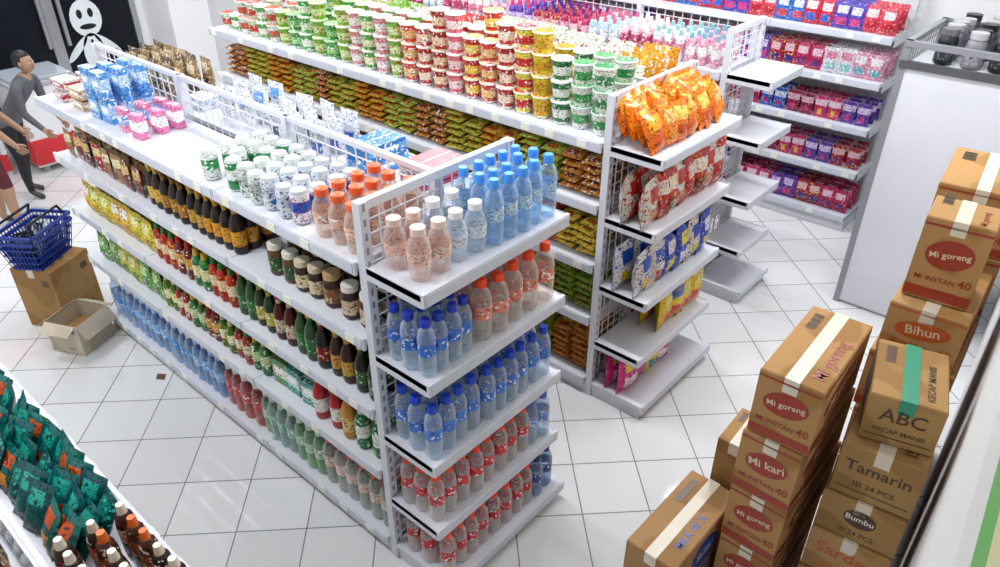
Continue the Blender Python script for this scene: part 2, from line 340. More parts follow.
# ------------------------------------------------------------------ products gondola 2
x0,x1=1.38,1.70
mb=MB()
def cups(ya,yb,pals,layers,block=.108):
    fill('',T_CUP,x0,x1,ya,yb,1.402,.108,.108,pals,layers=layers,dz=.098,jit=.004,block=block,mb=mb)
cups(.06,.40,[P('dfe8d8','2f8a48','e8ece8','ffffff'),P('e8e8e0','3f9a50','e0e4e4','c8dcc0'),P('2f7a44','e4e8dc','e4e8e4','ffffff')],(3,3))
cups(.40,.62,[P('e0c830','c8a020','f0ecd8','d02828'),P('e8d848','c83028','f0f0e0','ffffff')],(3,4))
cups(.62,1.40,[P('b82c28','f0d8c0','f0e4e0','ffffff'),P('d84838','e8b878','f0ece8','ffffff'),P('c83828','f0c850','e8e0d8','ffffff'),P('e07080','f4dcdc','f0ece8','c02030'),P('a83020','e8c8a0','d8d0c0','ffffff')],(3,4))
cups(1.40,1.95,[P('7ab848','d8ecb0','ecf4e4','c82828'),P('e0a0a4','f4ecec','f0ecec','d03040'),P('5aa848','e0e8b0','e8f0e0','ffffff'),P('d88888','f0e4e0','f0ecec','ffffff')],(3,3))
cups(1.95,2.55,[P('3c9a44','90cc78','c8e8c0','ffffff'),P('7ab840','d0e8a0','d8f0c8','d02828'),P('48a850','e0f0d0','d8f0d0','ffffff')],(2,3))
cups(2.55,3.2,[P('e8e8e0','d85040','f0f0e8','3a9a50'),P('58a850','e8ecdc','e0ecd8','ffffff'),P('c8d8b0','c84030','e8e8e0','ffffff')],(1,2))
mb.make('instant_noodle_cups')
for li,zz in enumerate(LV[:-1]):
    lay=6 if li in(0,) else 5
    ps=noodle if li!=3 else [P('a8b840','f0e080','b85828','f0e8a0'),P('d8a438','f0d878','9e4020','b02820'),P('c4c04c','f0f098','6a7a28','c83820'),P('c88034','f0cc68','7a3818','ffffff')]
    ps=[ps[(q+li)%len(ps)] for q in range(len(ps))]
    fill('instant_noodle_packs',T_PACKLIE,x0+.0,x1-.02,.06,3.2,zz+.002,.105,.122,ps,rot=L_,layers=(lay,lay+1),dz=.036,block=.122*2,jit=.008,jr=.2)
fill('snack_bags',T_BIGBAG,1.76,2.06,.06,.5,1.402,.09,.17,[P('e09a28','f0e8d0','c82820','ffffff'),P('e8e8dc','d0d0a8','e0b028','c03028')],rot=L_,block=.2,s=1.0)
fill('snack_bags',T_BIGBAG,1.76,2.06,.5,1.2,1.402,.09,.17,[P('e8e8e0','e0d868','e8c030','8a8a60'),P('e0dcc8','c0c858','7a8a40','ffffff')],rot=L_,block=.35,s=1.0)
fill('snack_bags',T_BAG,1.76,2.06,1.2,3.2,1.402,.08,.15,[P('d04040','e8e0d8','3f9a50','ffffff'),P('d8d0c8','c02838','5a8ac8','ffffff'),P('8ab850','e0e8c8','c83040','ffffff'),P('d8c098','a83828','e8e8e8','ffffff')],rot=L_,block=.3,s=1.1)
for zz in LV[:-1]:
    fill('snack_bags',T_BAG,1.78,2.06,.06,3.2,zz+.002,.1,.16,[P('c83858','f8e0e8','f0d040','ffffff'),P('3a70c8','e0ecf8','e04848','ffffff'),P('e8b030','fff4d0','c83020','ffffff')],rot=R_,block=.3)
X0,X1=1.38,2.06
mb=MB()
for i in range(32):
    x=X0+.07+(i%8)/7*(X1-X0-.14)+rng.uniform(-.02,.02); l=i//8; y=-.19+l*.045
    mb.add(T_CHIP[i%4],TM(x,y,1.405+l*.015,rng.uniform(-.35,.35),.82,-rad(rng.uniform(12,28)),rng.uniform(-.3,.3)),[P('ee7210','f8a82c','dc5c10','a84414'),P('f4841c','f8b870','e89030','d05818'),P('ec7410','e8c860','cc4c10','f0a030')][i%3])
mb.make('chips_bags',ang=80)
fill('snack_pouches',T_BAG,X0,X1,-.23,-.03,1.057,.085,.08,[P('e0dcd4','c83828','d0a078','c83828'),P('c02c20','e8e0d8','a82018','e8b0a0'),P('b83020','ece0d0','702018','e8c050')],axis='x',block=.09,s=1.05,jr=.25)
fill('snack_pouches',T_BAG,X0,X0+.24,-.23,-.03,.692,.1,.085,[P('e8e8ec','2f58c0','e8c830','2f58c0'),P('e0e0e8','3a60c8','c83030','f0e890')],axis='x',block=.12,s=1.05,jr=.25)
fill('snack_pouches',T_BAG,X0+.24,X1,-.23,-.03,.692,.1,.085,[P('1c3cb0','e8e8f0','e8d848','8090d8'),P('2444b8','e8d838','e8e8f0','8090d8'),P('d8d4c4','2444b8','e8c830','2444b8')],axis='x',block=.12,s=1.05,jr=.25)
fill('snack_pouches',T_BAG,X0+.28,X1,-.23,-.03,.362,.1,.085,[P('e8c820','f0e070','d84030','d8a010'),P('e8d030','3a70c0','d83830','d8a010')],axis='x',block=.12,s=1.05,jr=.25)
fill('snack_pouches',T_BAG,X0+.02,X0+.44,-.20,-.03,.092,.1,.085,[P('d02878','f0d040','f8e8f0','e880b0'),P('7a2c90','f0e050','e84890','c080d0'),P('e8d030','d84040','3a8ac0','f0e890')],axis='x',block=.12,s=1.05,jr=.25)

# ------------------------------------------------------------------ gondola 3 and wall rack
vivid=[P('b02450','f0c8d8','6a2c70','e07098'),P('a01c40','e8b8c8','3a2c80','e8c050'),P('5a3a98','e0d0f0','d83870','a080d0'),P('c03060','f0d8e4','e8c040','f090b0'),P('801c38','e8c0d0','c83878','d06080'),P('3450a8','d8e4f4','b82860','80a0e0')]
pastel=[P('d890a8','ece4e8','6aa8b8','ffffff'),P('d8d8e0','d88098','8ac0c0','ffffff'),P('e0b8c0','b84070','f0f0f0','ffffff'),P('a8c8d8','e4eaf0','d06888','ffffff')]
fill('shampoo_bottles',T_SQUEEZE,2.70,3.02,.2,3.2,1.402,.075,.075,pastel+vivid[:3],block=.22,s=.85)
for zz in LV[:-1]:
    fill('soap_packs',T_POUCH,2.70,3.02,.2,3.2,zz+.002,.09,.125,pastel+vivid[2:4],rot=L_,block=.25)
for k,zz in enumerate([.12,.46,.78,1.10,1.40]):
    v=vivid[k%3:]+vivid[:k%3]
    if k==4: v=[P('d04050','f0d8dc','c02838','f0a0a8'),P('5040a8','e0d8f0','d84080','9088d0'),P('c02840','f0e0e0','3a6ac8','e88090'),P('3462b8','e0ecf8','d84848','80a8e8')]
    if k==3: v=pastel[:2]+vivid[:3]
    fill('detergent_pouches',T_SACHET if k in(1,2) else T_POUCH,4.12,4.40,-.3,4.5,zz+.002,.09,.10,v,rot=L_,block=.2)

# ------------------------------------------------------------------ left rack
teal=[P('0f6a64','28a898','0a4a4c','0a4044'),P('0c585c','30b0a0','106860','083c40'),P('107068','d85a28','e89838','0a4044'),P('0e6260','24a090','b83824','083c40'),P('0c4c50','1c8478','0e6260','48c0b0')]
amber=[P('c88420','e8b840','962c18','601810'),P('b0401c','e8a830','6a2014','f0e0a0'),P('d0a830','3a6a30','963018','ffffff')]
fill('coffee_sachets',T_SACHET,-1.07,-.84,-1.0,-.32,.902,.05,.085,[P('4a2414','b07030','e0d8c8','f0b040')],rot=L_,block=.17,jr=.4)
fill('chilli_sauce_bottles',T_SQUEEZE,-1.07,-.84,-.30,.03,.902,.058,.058,[P('4a2414','a85a28','e87028','f0e8d8'),P('2a1a14','c84a20','e8d8c8','ffffff'),P('3a2014','e0d0c0','e8e0d0','c02820')],block=.15,s=.86,rand=True)
fill('coffee_sachets',T_POUCH,-1.07,-.90,.06,.98,.902,.05,.072,teal,rot=L_,jr=.35,rand=True,s=.85,sj=.1,tilt=-.5)
fill('coffee_sachets',T_POUCH,-1.07,-.90,1.0,1.48,.902,.055,.078,amber+teal[2:3],rot=L_,jr=.35,rand=True,s=.85,sj=.1,tilt=-.5)
fill('snack_packs',T_POUCH,-1.32,-1.12,-1.0,1.48,.902,.06,.10,[P('3a2a20','8a5030','c0a070','e8d0a0'),P('5a3018','c09050','301810','ffffff')],rot=R_,block=.25)
for zz in(.1,.5):
    fill('coffee_sachets',T_POUCH,-1.06,-.85,-1.0,1.48,zz+.002,.08,.115,teal+amber,rot=R_,block=.3,s=1.3)

# ------------------------------------------------------------------ text meshes
_tc={}
def textmesh(s):
    if s in _tc: return _tc[s]
    cu=bpy.data.curves.new('t','FONT'); cu.body=s; cu.align_x='CENTER'; cu.align_y='CENTER'; cu.size=1; cu.resolution_u=2; cu.offset=.012
    ob=bpy.data.objects.new('t',cu); sc.collection.objects.link(ob)
    dg=bpy.context.evaluated_depsgraph_get(); me=ob.evaluated_get(dg).to_mesh()
    V=np.array([v.co[:] for v in me.vertices]) if len(me.vertices) else np.zeros((0,3)); F=[tuple(p.vertices) for p in me.polygons]
    ob.evaluated_get(dg).to_mesh_clear(); bpy.data.objects.remove(ob); bpy.data.curves.remove(cu)
    _tc[s]=(V,F); return _tc[s]
def txt(mb,s,M,size,pal,k=1,width=None):
    if not s: return
    V,F=textmesh(s)
    if len(V)==0: return
    w=V[:,0].max()-V[:,0].min()
    sc_=size if width is None else min(size,width/max(w,1e-3))
    mb.add((V*sc_,F,[k]*len(F),[PLAIN]*len(F)),M,pal)
def disc(rx,ry,k=1,n=20):
    V=np.array([(rx*math.cos(2*math.pi*i/n),ry*math.sin(2*math.pi*i/n),0) for i in range(n)])
    return (V,[tuple(range(n))],[k],[PLAIN])
def rect(w,h,k=1):
    return (np.array([(-w/2,-h/2,0),(w/2,-h/2,0),(w/2,h/2,0),(-w/2,h/2,0)]),[(0,1,2,3)],[k],[PLAIN])
KR=P('b08658','98392a','c8a478','9c7448'); KB=P('a8825a','2a4a9c','c8a478','98734c'); KD=P('a68254','4a3420','c8a878','967248'); KO=P('b48c5e','b85a2c','c8a478','a27a4c')
KW=P('c8bca8','3a58a8','d8d0c4','bcae98'); KBL=P('3a6ab0','e8e8f0','c8a478','3462a4')
def carton(w,d,h,loc,rot,pal,title,sub='',style=0,opened=False,tape=True,tcol='d8ccb8',name='cardboard_box'):
    mb=MB()
    c=.004
    V=[];
    for (z,i) in((0,c),(c,0),(h-c,0),(h,c)):
        for (sx,sy) in((-1,-1),(1,-1),(1,1),(-1,1)): V.append((sx*(w/2-i),sy*(d/2-i),z))
    F=[(3,2,1,0)]+[(a*4+b,a*4+(b+1)%4,(a+1)*4+(b+1)%4,(a+1)*4+b) for a in range(3) for b in range(4)]
    if not opened: F.append((12,13,14,15))
    mb.add((np.array(V),F,[0]*len(F),[CARD]*len(F)),None,pal)
    e=.0012
    if opened:
        mb.add(box(-w/2+.008,w/2-.008,-d/2+.008,d/2-.008,h*.5,h*.5+.004,0,CARD),None,KD)
        for sg in(-1,1):
            fl=box(-w/2,w/2,0,d*.42,0,.004,0,CARD)
            M=Matrix.Translation((0,sg*d/2,h))@Matrix.Rotation(0 if sg>0 else math.pi,4,'Z')@Matrix.Rotation(rad(-35 if sg>0 else -60),4,'X'); mb.add(fl,M,pal)
            fl=box(-d/2+.01,d/2-.01,0,w*.3,0,.004,0,CARD)
            M=Matrix.Translation((sg*w/2,0,h))@Matrix.Rotation(-sg*math.pi/2,4,'Z')@Matrix.Rotation(rad(-30),4,'X'); mb.add(fl,M,pal)
    else:
        mb.add(rect(w-.01,.003,2),Matrix.Translation((0,0,h+e*.5)),P('6a4a2c','6a4a2c','6a4a2c'))
        if tape:
            tc=P(tcol,tcol,tcol)
            mb.add(box(-w/2-e,w/2+e,-.022,.022,h-.05,h+e,0,PLAIN),None,tc)
        if style==0:
            for q in range(9): mb.add(rect(.004+.003*(q%3),d*.16),Matrix.Translation((w*.18+q*.011,d*.3,h+e)),P('3a2c20','3a2c20','3a2c20'))
            txt(mb,title,Matrix.Translation((-w*.12,-d*.29,h+e*1.2)),d*.3,pal,1,w*.6)
        else:
            mb.add(rect(w*.3,d*.14),Matrix.Translation((w*.25,d*.3,h+e)),P('7a5434','5a3a24','7a5434'))
            txt(mb,sub or title,Matrix.Translation((-w*.1,-d*.28,h+e*1.2)),d*.22,pal,1,w*.6)
    faces=[(w,Matrix.Translation((0,-d/2-e,h/2))@Matrix.Rotation(math.pi/2,4,'X')),
           (w,Matrix.Translation((0,d/2+e,h/2))@Matrix.Rotation(math.pi,4,'Z')@Matrix.Rotation(math.pi/2,4,'X')),
           (d,Matrix.Translation((-w/2-e,0,h/2))@Matrix.Rotation(-math.pi/2,4,'Z')@Matrix.Rotation(math.pi/2,4,'X')),
           (d,Matrix.Translation((w/2+e,0,h/2))@Matrix.Rotation(math.pi/2,4,'Z')@Matrix.Rotation(math.pi/2,4,'X'))]
    for L,M in faces:
        if style==0:
            mb.add(rect(L*.98,h*.13),M@Matrix.Translation((0,-h*.40,0)),pal)
            mb.add(rect(L*.98,h*.03),M@Matrix.Translation((0,h*.42,0)),pal)
            mb.add(disc(L*.36,h*.18),M@Matrix.Translation((0,h*.10,0))@Matrix.Rotation(.15,4,'Z'),pal)
            txt(mb,title,M@Matrix.Translation((0,h*.10,.0006))@Matrix.Rotation(.15,4,'Z'),h*.24,P('dcc8a8','dcc8a8'),1,L*.6)
            txt(mb,sub,M@Matrix.Translation((-L*.1,-h*.22,.0004)),h*.13,pal,1,L*.6)
            txt(mb,'40',M@Matrix.Translation((L*.34,-h*.2,.0004)),h*.22,pal,1,L*.2)
        elif style==1:
            txt(mb,title,M@Matrix.Translation((0,h*.12,0)),h*.38,pal,1,L*.8)
            txt(mb,sub,M@Matrix.Translation((0,-h*.2,0)),h*.14,pal,1,L*.7)
            mb.add(rect(L*.9,h*.02),M@Matrix.Translation((0,-h*.34,0)),pal)
        elif style==2:
            mb.add(disc(L*.2,L*.15),M@Matrix.Translation((0,h*.1,0)),pal)
            txt(mb,title,M@Matrix.Translation((0,h*.1,.0006)),h*.2,P('e8e0d4','e8e0d4'),1,L*.34)
            txt(mb,sub,M@Matrix.Translation((0,-h*.3,0)),h*.16,pal,1,L*.8)
        else:
            txt(mb,sub,M@Matrix.Translation((L*.15,-h*.3,0)),h*.09,pal,1,L*.4)
            mb.add(rect(L*.16,h*.10),M@Matrix.Translation((L*.3,h*.3,0)),pal)
    ob=mb.make(name,smooth=False); ob.location=loc; ob.rotation_euler=(0,0,rot); return ob
for i in range(5):
    carton(.44+rng.uniform(-.008,.008),.19,.243,(.80+rng.uniform(-.01,.01),-1.17+rng.uniform(-.006,.006),.0+i*.246),rad(rng.uniform(-2,2)),KR,'Mi goreng' if i!=3 else 'Mi kari','MI INSTAN',0)
zc=0
for i,(w,d,h,t,st,pl) in enumerate([(.40,.24,.25,'Mi goreng',0,KR),(.42,.24,.22,'Mi kuah',1,KD),(.40,.24,.18,'Sarden',1,KO),(.38,.24,.16,'Bumbu',2,KD),(.36,.23,.20,'Tamarin',1,KD)]):
    carton(w,d,h,(.87,-1.43,zc),rad(7+rng.uniform(-3,3)),pl,t,'ISI 24 PCS',st); zc+=h+.003
carton(.30,.20,.17,(.89,-1.42,zc),rad(14),KD,'ABC','KECAP MANIS',1,tcol='2f8a6a')
zc=0
for i,(w,d,h) in enumerate([(.42,.27,.25),(.42,.27,.25),(.42,.27,.25),(.42,.27,.25),(.40,.24,.20)]):
    carton(w,d,h,(1.44,-1.36,zc),rad(4+rng.uniform(-2,2)),KO if i==4 else KR,['Mi goreng','Mi soto','Mi goreng','Mi soto','Bihun'][i],'MI INSTAN',0); zc+=h+.003
carton(.19,.20,.30,(1.40,-1.35,zc),rad(6),KR,'Mi goreng','MI INSTAN',0)
zc=0
for i in range(6):
    carton(.42,.28,.245,(1.92,-1.32,zc),rad(4+rng.uniform(-2,2)),KR,'Mi goreng','MI INSTAN',0); zc+=.247
carton(.44,.19,.25,(.545,-.95,0),rad(2),KD,'SUSU','MILK 40 X',2)
carton(.44,.19,.25,(.55,-.95,.253),rad(-1),KB,'SUSU','MILK 40 X',2)
carton(.21,.13,.33,(.90,-.985,0),rad(3),KBL,'TEH','ISI 24',2)
carton(.21,.13,.36,(.90,-.985,.333),rad(2),KD,'TEH','ISI 24',3)
carton(.24,.22,.20,(-.19,2.50,0),rad(25),KW,'TEH','ISI 12',3,opened=True)
carton(.31,.27,.40,(-.13,2.87,0),rad(28),KD,'','ISI 24',3)

def basket(loc,rot,sc_=.88,n=2):
    mb=MB(); pal=P('16368c','16368c','16368c')
    def bar(p,q2,w=.006,pl=pal):
        a=Vector(p);b=Vector(q2); d=b-a; L=d.length
        M=Matrix.Translation(a)@d.to_track_quat('Z','Y').to_matrix().to_4x4(); mb.add(box(-w/2,w/2,-w/2,w/2,0,L),M,pl)
    for q in range(n):
        z0=q*.045
        bw,bd,tw,td,h=.32,.20,.40,.27,.2
        mb.add(box(-bw/2,bw/2,-bd/2,bd/2,z0,z0+.006),None,pal)
        cor=lambda f,sx,sy:(sx*(bw+(tw-bw)*f)/2,sy*(bd+(td-bd)*f)/2,z0+h*f)
        for f,w in((0,.01),(.25,.005),(.5,.005),(.75,.008),(1,.018)):
            cs=[cor(f,-1,-1),cor(f,1,-1),cor(f,1,1),cor(f,-1,1)]
            for k in range(4): bar(cs[k],cs[(k+1)%4],w)
        for k in range(4):
            S=[(-1,-1),(1,-1),(1,1),(-1,1)]; a,b=S[k],S[(k+1)%4]; m=14 if k%2==0 else 9
            for i in range(m+1):
                t=i/m; sx=a[0]+(b[0]-a[0])*t; sy=a[1]+(b[1]-a[1])*t
                bar(cor(0,sx,sy),cor(1,sx,sy),.005)
    for sg in(-1,1):
        pts=[(-.16,sg*.135,z0+h),(-.15,sg*.10,z0+h+.07),(.15,sg*.10,z0+h+.07),(.16,sg*.135,z0+h)]
        for a,b in zip(pts,pts[1:]): bar(a,b,.012,P('101820','101820','101820'))
    for i in range(10):
        mb.add(T_POUCH[i%4],TM(-.11+.055*(i%5),-.04+.08*(i//5),z0+.01,rng.uniform(-1,1),.95,rng.uniform(-.3,.3)),[P('202428','50586a','303848','8090a0'),P('b0b8c0','3a4a70','d0d4d8','ffffff'),P('28324a','607090','404858','c0c8d0')][i%3])
    ob=mb.make('shopping_basket',smooth=False); ob.location=loc; ob.rotation_euler=(0,0,rot); ob.scale=(sc_,)*3
basket((-.15,2.89,.405),rad(35))

# ------------------------------------------------------------------ right-hand unit
s=SM()
ux0,ux1,uy0,uy1=3.15,3.85,-1.30,-.62
s.box(ux0,ux0+.02,uy0,uy1-.03,.02,1.5,0)
for x in(ux0,ux1-.03):
    s.box(x-.005,x+.03,uy1-.035,uy1,0,1.62,1); s.box(x-.005,x+.03,uy0,uy0+.035,0,1.62,1)
for z in(.1,.5,.9,1.25,1.5):
    s.box(ux0+.02,ux1,uy0,uy1-.035,z-.02,z,0)
s.box(ux0+.02,ux1,uy0+.02,uy1-.05,0,.08,0)
s.box(ux0-.01,ux0+.02,uy0,uy1,1.59,1.62,1); s.box(ux1-.03,ux1,uy0,uy1,1.59,1.62,1)
s.box(ux0,ux1,uy1-.03,uy1,1.59,1.62,1); s.box(ux0,ux1,uy0,uy0+.03,1.59,1.62,1)
s.box(ux0-.012,ux0+.01,uy0,uy1,1.48,1.52,2)
wiremesh(s,'y',ux1-.015,uy0,uy1,1.5,1.6,.05,.0022,1); wiremesh(s,'x',uy1-.015,ux0,ux1,.1,1.6,.05,.0025,1)
s.make('display_rack',[M_STEEL,M_STEEL2,M_DARK])
fill('tin_containers',T_JAR,3.22,3.8,-1.25,-.72,1.502,.11,.11,[P('50525a','7a7c84','28282c','a0a0a4'),P('18181c','3a3a40','606068','808088'),P('808088','a0a0a8','b0b0b4','404044')],s=1.3,rand=True)
for z in(.9,1.25):
    fill('household_boxes',T_LBOX,3.24,3.8,-1.26,-.72,z+.002,.22,.18,[P('c8c8d0','405080','ffffff','202020')],layers=2,dz=.062)

# ------------------------------------------------------------------ room
def tile_floor():
    m,nt,b=newmat('glossy_floor_tiles')
    tc=nt.nodes.new('ShaderNodeTexCoord'); mp=nt.nodes.new('ShaderNodeMapping'); mp.inputs['Rotation'].default_value=(0,0,rad(45)); mp.inputs['Location'].default_value=(.1,.12,0)
    br=nt.nodes.new('ShaderNodeTexBrick'); br.offset=0; br.squash=1
    br.inputs['Scale'].default_value=1; br.inputs['Brick Width'].default_value=.3; br.inputs['Row Height'].default_value=.3
    br.inputs['Mortar Size'].default_value=.003; br.inputs['Mortar Smooth'].default_value=.1
    br.inputs['Color1'].default_value=(.74,.74,.74,1); br.inputs['Color2'].default_value=(.80,.80,.80,1); br.inputs['Mortar'].default_value=(.24,.23,.23,1)
    n=nt.nodes.new('ShaderNodeTexNoise'); n.inputs['Scale'].default_value=2.5; n.inputs['Detail'].default_value=5
    mx=nt.nodes.new('ShaderNodeMix'); mx.data_type='RGBA'; mx.blend_type='MULTIPLY'; mx.inputs['Factor'].default_value=.08
    nt.links.new(tc.outputs['Object'],mp.inputs['Vector']); nt.links.new(mp.outputs['Vector'],br.inputs['Vector']); nt.links.new(tc.outputs['Object'],n.inputs['Vector'])
    nt.links.new(br.outputs['Color'],mx.inputs['A']); nt.links.new(n.outputs['Fac'],mx.inputs['B']); nt.links.new(mx.outputs['Result'],b.inputs['Base Color'])
    b.inputs['Roughness'].default_value=.07; b.inputs['Specular IOR Level'].default_value=.7
    return m
XL,XR,YB,YF,HT=-2.6,4.5,-1.80,6.1,3.0
s=SM(); s.box(XL-.1,XR+.1,YB-.4,YF+2.5,-.1,0); s.make('floor',[tile_floor()])
s=SM(); s.box(XL-.1,XR+.1,YB-.4,YF+.1,HT,HT+.1); s.make('ceiling',[M_WALL])
s=SM(); s.box(XR,XR+.1,YB-.3,YF+.1,0,HT); s.make('wall_back',[M_WALL])
s=SM(); s.box(XL-.1,XL,YB-.3,YF+.1,0,HT); s.make('wall_left',[M_WALL])
cx,cy=-1.232,-1.646
s=SM(); s.box(-1.6,5.75,-.1,0,0,HT); 
w=s.make('wall_right',[M_WALL],loc=(cx,cy-.10,0),rot=(0,0,rad(3.9)))
s=SM(); s.box(-1.5,5.0,.0,.003,1.685,1.84,0); s.box(-1.5,5.0,.0,.0025,1.84,1.94,1); s.box(-1.5,5.0,.0,.0025,1.94,2.2,2)
s.make('trim_1',[simple('trim_white',(.85,.86,.84),.4),simple('green_paint',(.16,.48,.14),.5),simple('yellow_paint',(.72,.70,.40),.5)],loc=(cx,cy-.10,0),rot=(0,0,rad(3.9)))
s=SM(); s.box(XL,.55,YF,YF+.1,0,HT); s.make('wall_front',[M_WALL])
s=SM(); s.box(2.15,XR,YF,YF+.1,0,HT); s.make('wall_front',[M_WALL])
s=SM(); s.box(.55,2.15,YF,YF+.1,2.4,HT); s.make('wall_front',[M_WALL])
s=SM(); s.box(2.22,2.62,5.55,YF,0,HT); s.make('wall_pillar',[M_WALL])
s=SM(); s.box(XR-.02,XR,YB,YF,0,.1);s.make('baseboard_back',[M_STEEL])
glass=simple('dark_night_glass',(.010,.012,.016),.12,0,.15)
M_ALU=simple('aluminium_frame',(.45,.46,.48),.3,.7)
s=SM()
for a,b in((.56,1.35),(1.35,2.14)):
    s.box(a,a+.05,YF-.02,YF+.04,0,2.38,0); s.box(b-.05,b,YF-.02,YF+.04,0,2.38,0); s.box(a,b,YF-.02,YF+.04,0,.09,0); s.box(a,b,YF-.02,YF+.04,2.31,2.38,0)
    s.box(a+.05,b-.05,YF,YF+.02,.09,2.31,1)
    s.box(b-.1 if a<1 else a+.07,b-.07 if a<1 else a+.1,YF-.07,YF-.04,.8,1.4,0)
s.make('door_1',[M_ALU,glass])
mb=MB(); W=P('d8dce0','d8dce0','d8dce0'); Bk=P('101418','101418','101418')
Md=Matrix.Translation((1.66,YF-.004,.62))@Matrix.Rotation(math.pi/2,4,'X')@Matrix.Scale(.85,4)
mb.add(disc(.17,.2),Md@Matrix.Translation((0,.45,0)),W)
for sx in(-.06,.06): mb.add(disc(.03,.05),Md@Matrix.Translation((sx,.5,.001)),Bk)
mb.add(disc(.09,.03),Md@Matrix.Translation((0,.36,.001)),Bk)
mb.add(disc(.12,.22),Md@Matrix.Translation((0,.07,0)),W)
for q in range(3): mb.add(disc(.015,.02),Md@Matrix.Translation((0,.2-.1*q,.001)),Bk)
for sx in(-1,1):
    mb.add(disc(.04,.18),Md@Matrix.Translation((sx*.17,.14,0))@Matrix.Rotation(sx*.8,4,'Z'),W); mb.add(disc(.045,.2),Md@Matrix.Translation((sx*.1,-.26,0))@Matrix.Rotation(sx*.35,4,'Z'),W)
    mb.add(disc(.09,.04),Md@Matrix.Translation((sx*.2,-.45,0)),W)
mb.make('door_sticker',smooth=False)

s=SM()
s.box(0,.62,0,.6,0,1.75,0); s.box(.04,.58,-.02,0,.25,1.45,1); s.box(0,.62,-.03,0,1.47,1.75,2); s.box(.0,.04,-.04,0,.2,1.47,0); s.box(.58,.62,-.04,0,.2,1.47,0); s.box(0,.62,-.03,0,.05,.2,2); s.box(.54,.56,-.07,-.04,.7,1.2,0)
s.make('drinks_cooler',[simple('white_enamel',(.8,.8,.82),.25),simple('cooler_glass',(.10,.12,.15),.05),simple('red_plastic',(.65,.02,.03),.3)],bevel=.006,loc=(-.16,5.40,0))
s=SM()
s.box(0,.5,0,.5,.06,.72,0); s.box(-.01,.51,-.01,.51,.72,.76,2); s.box(.02,.48,.02,.48,.76,.79,1); s.box(0,.5,-.012,0,.08,.3,3); s.box(-.012,0,0,.5,.08,.3,3)
for x in(.05,.4):
    for y in(.05,.4): s.box(x,x+.05,y,y+.05,0,.06,2)
s.make('chest_freezer',[simple('white_enamel_2',(.8,.8,.82),.25),simple('freezer_glass',(.4,.45,.5),.05),simple('grey_trim',(.4,.4,.42),.4),simple('red_plastic_2',(.65,.02,.03),.3)],bevel=.006,loc=(.62,5.22,0))
s=SM(); s.V=[(-.03,0,.0015),(0,-.04,.0015),(.03,0,.0015),(0,.04,.0015)]; s.F=[(0,1,2,3)]; s.I=[0]
s.make('floor_inlay',[simple('brown_tile',(.12,.06,.03),.3)],loc=(-.06,1.86,0))

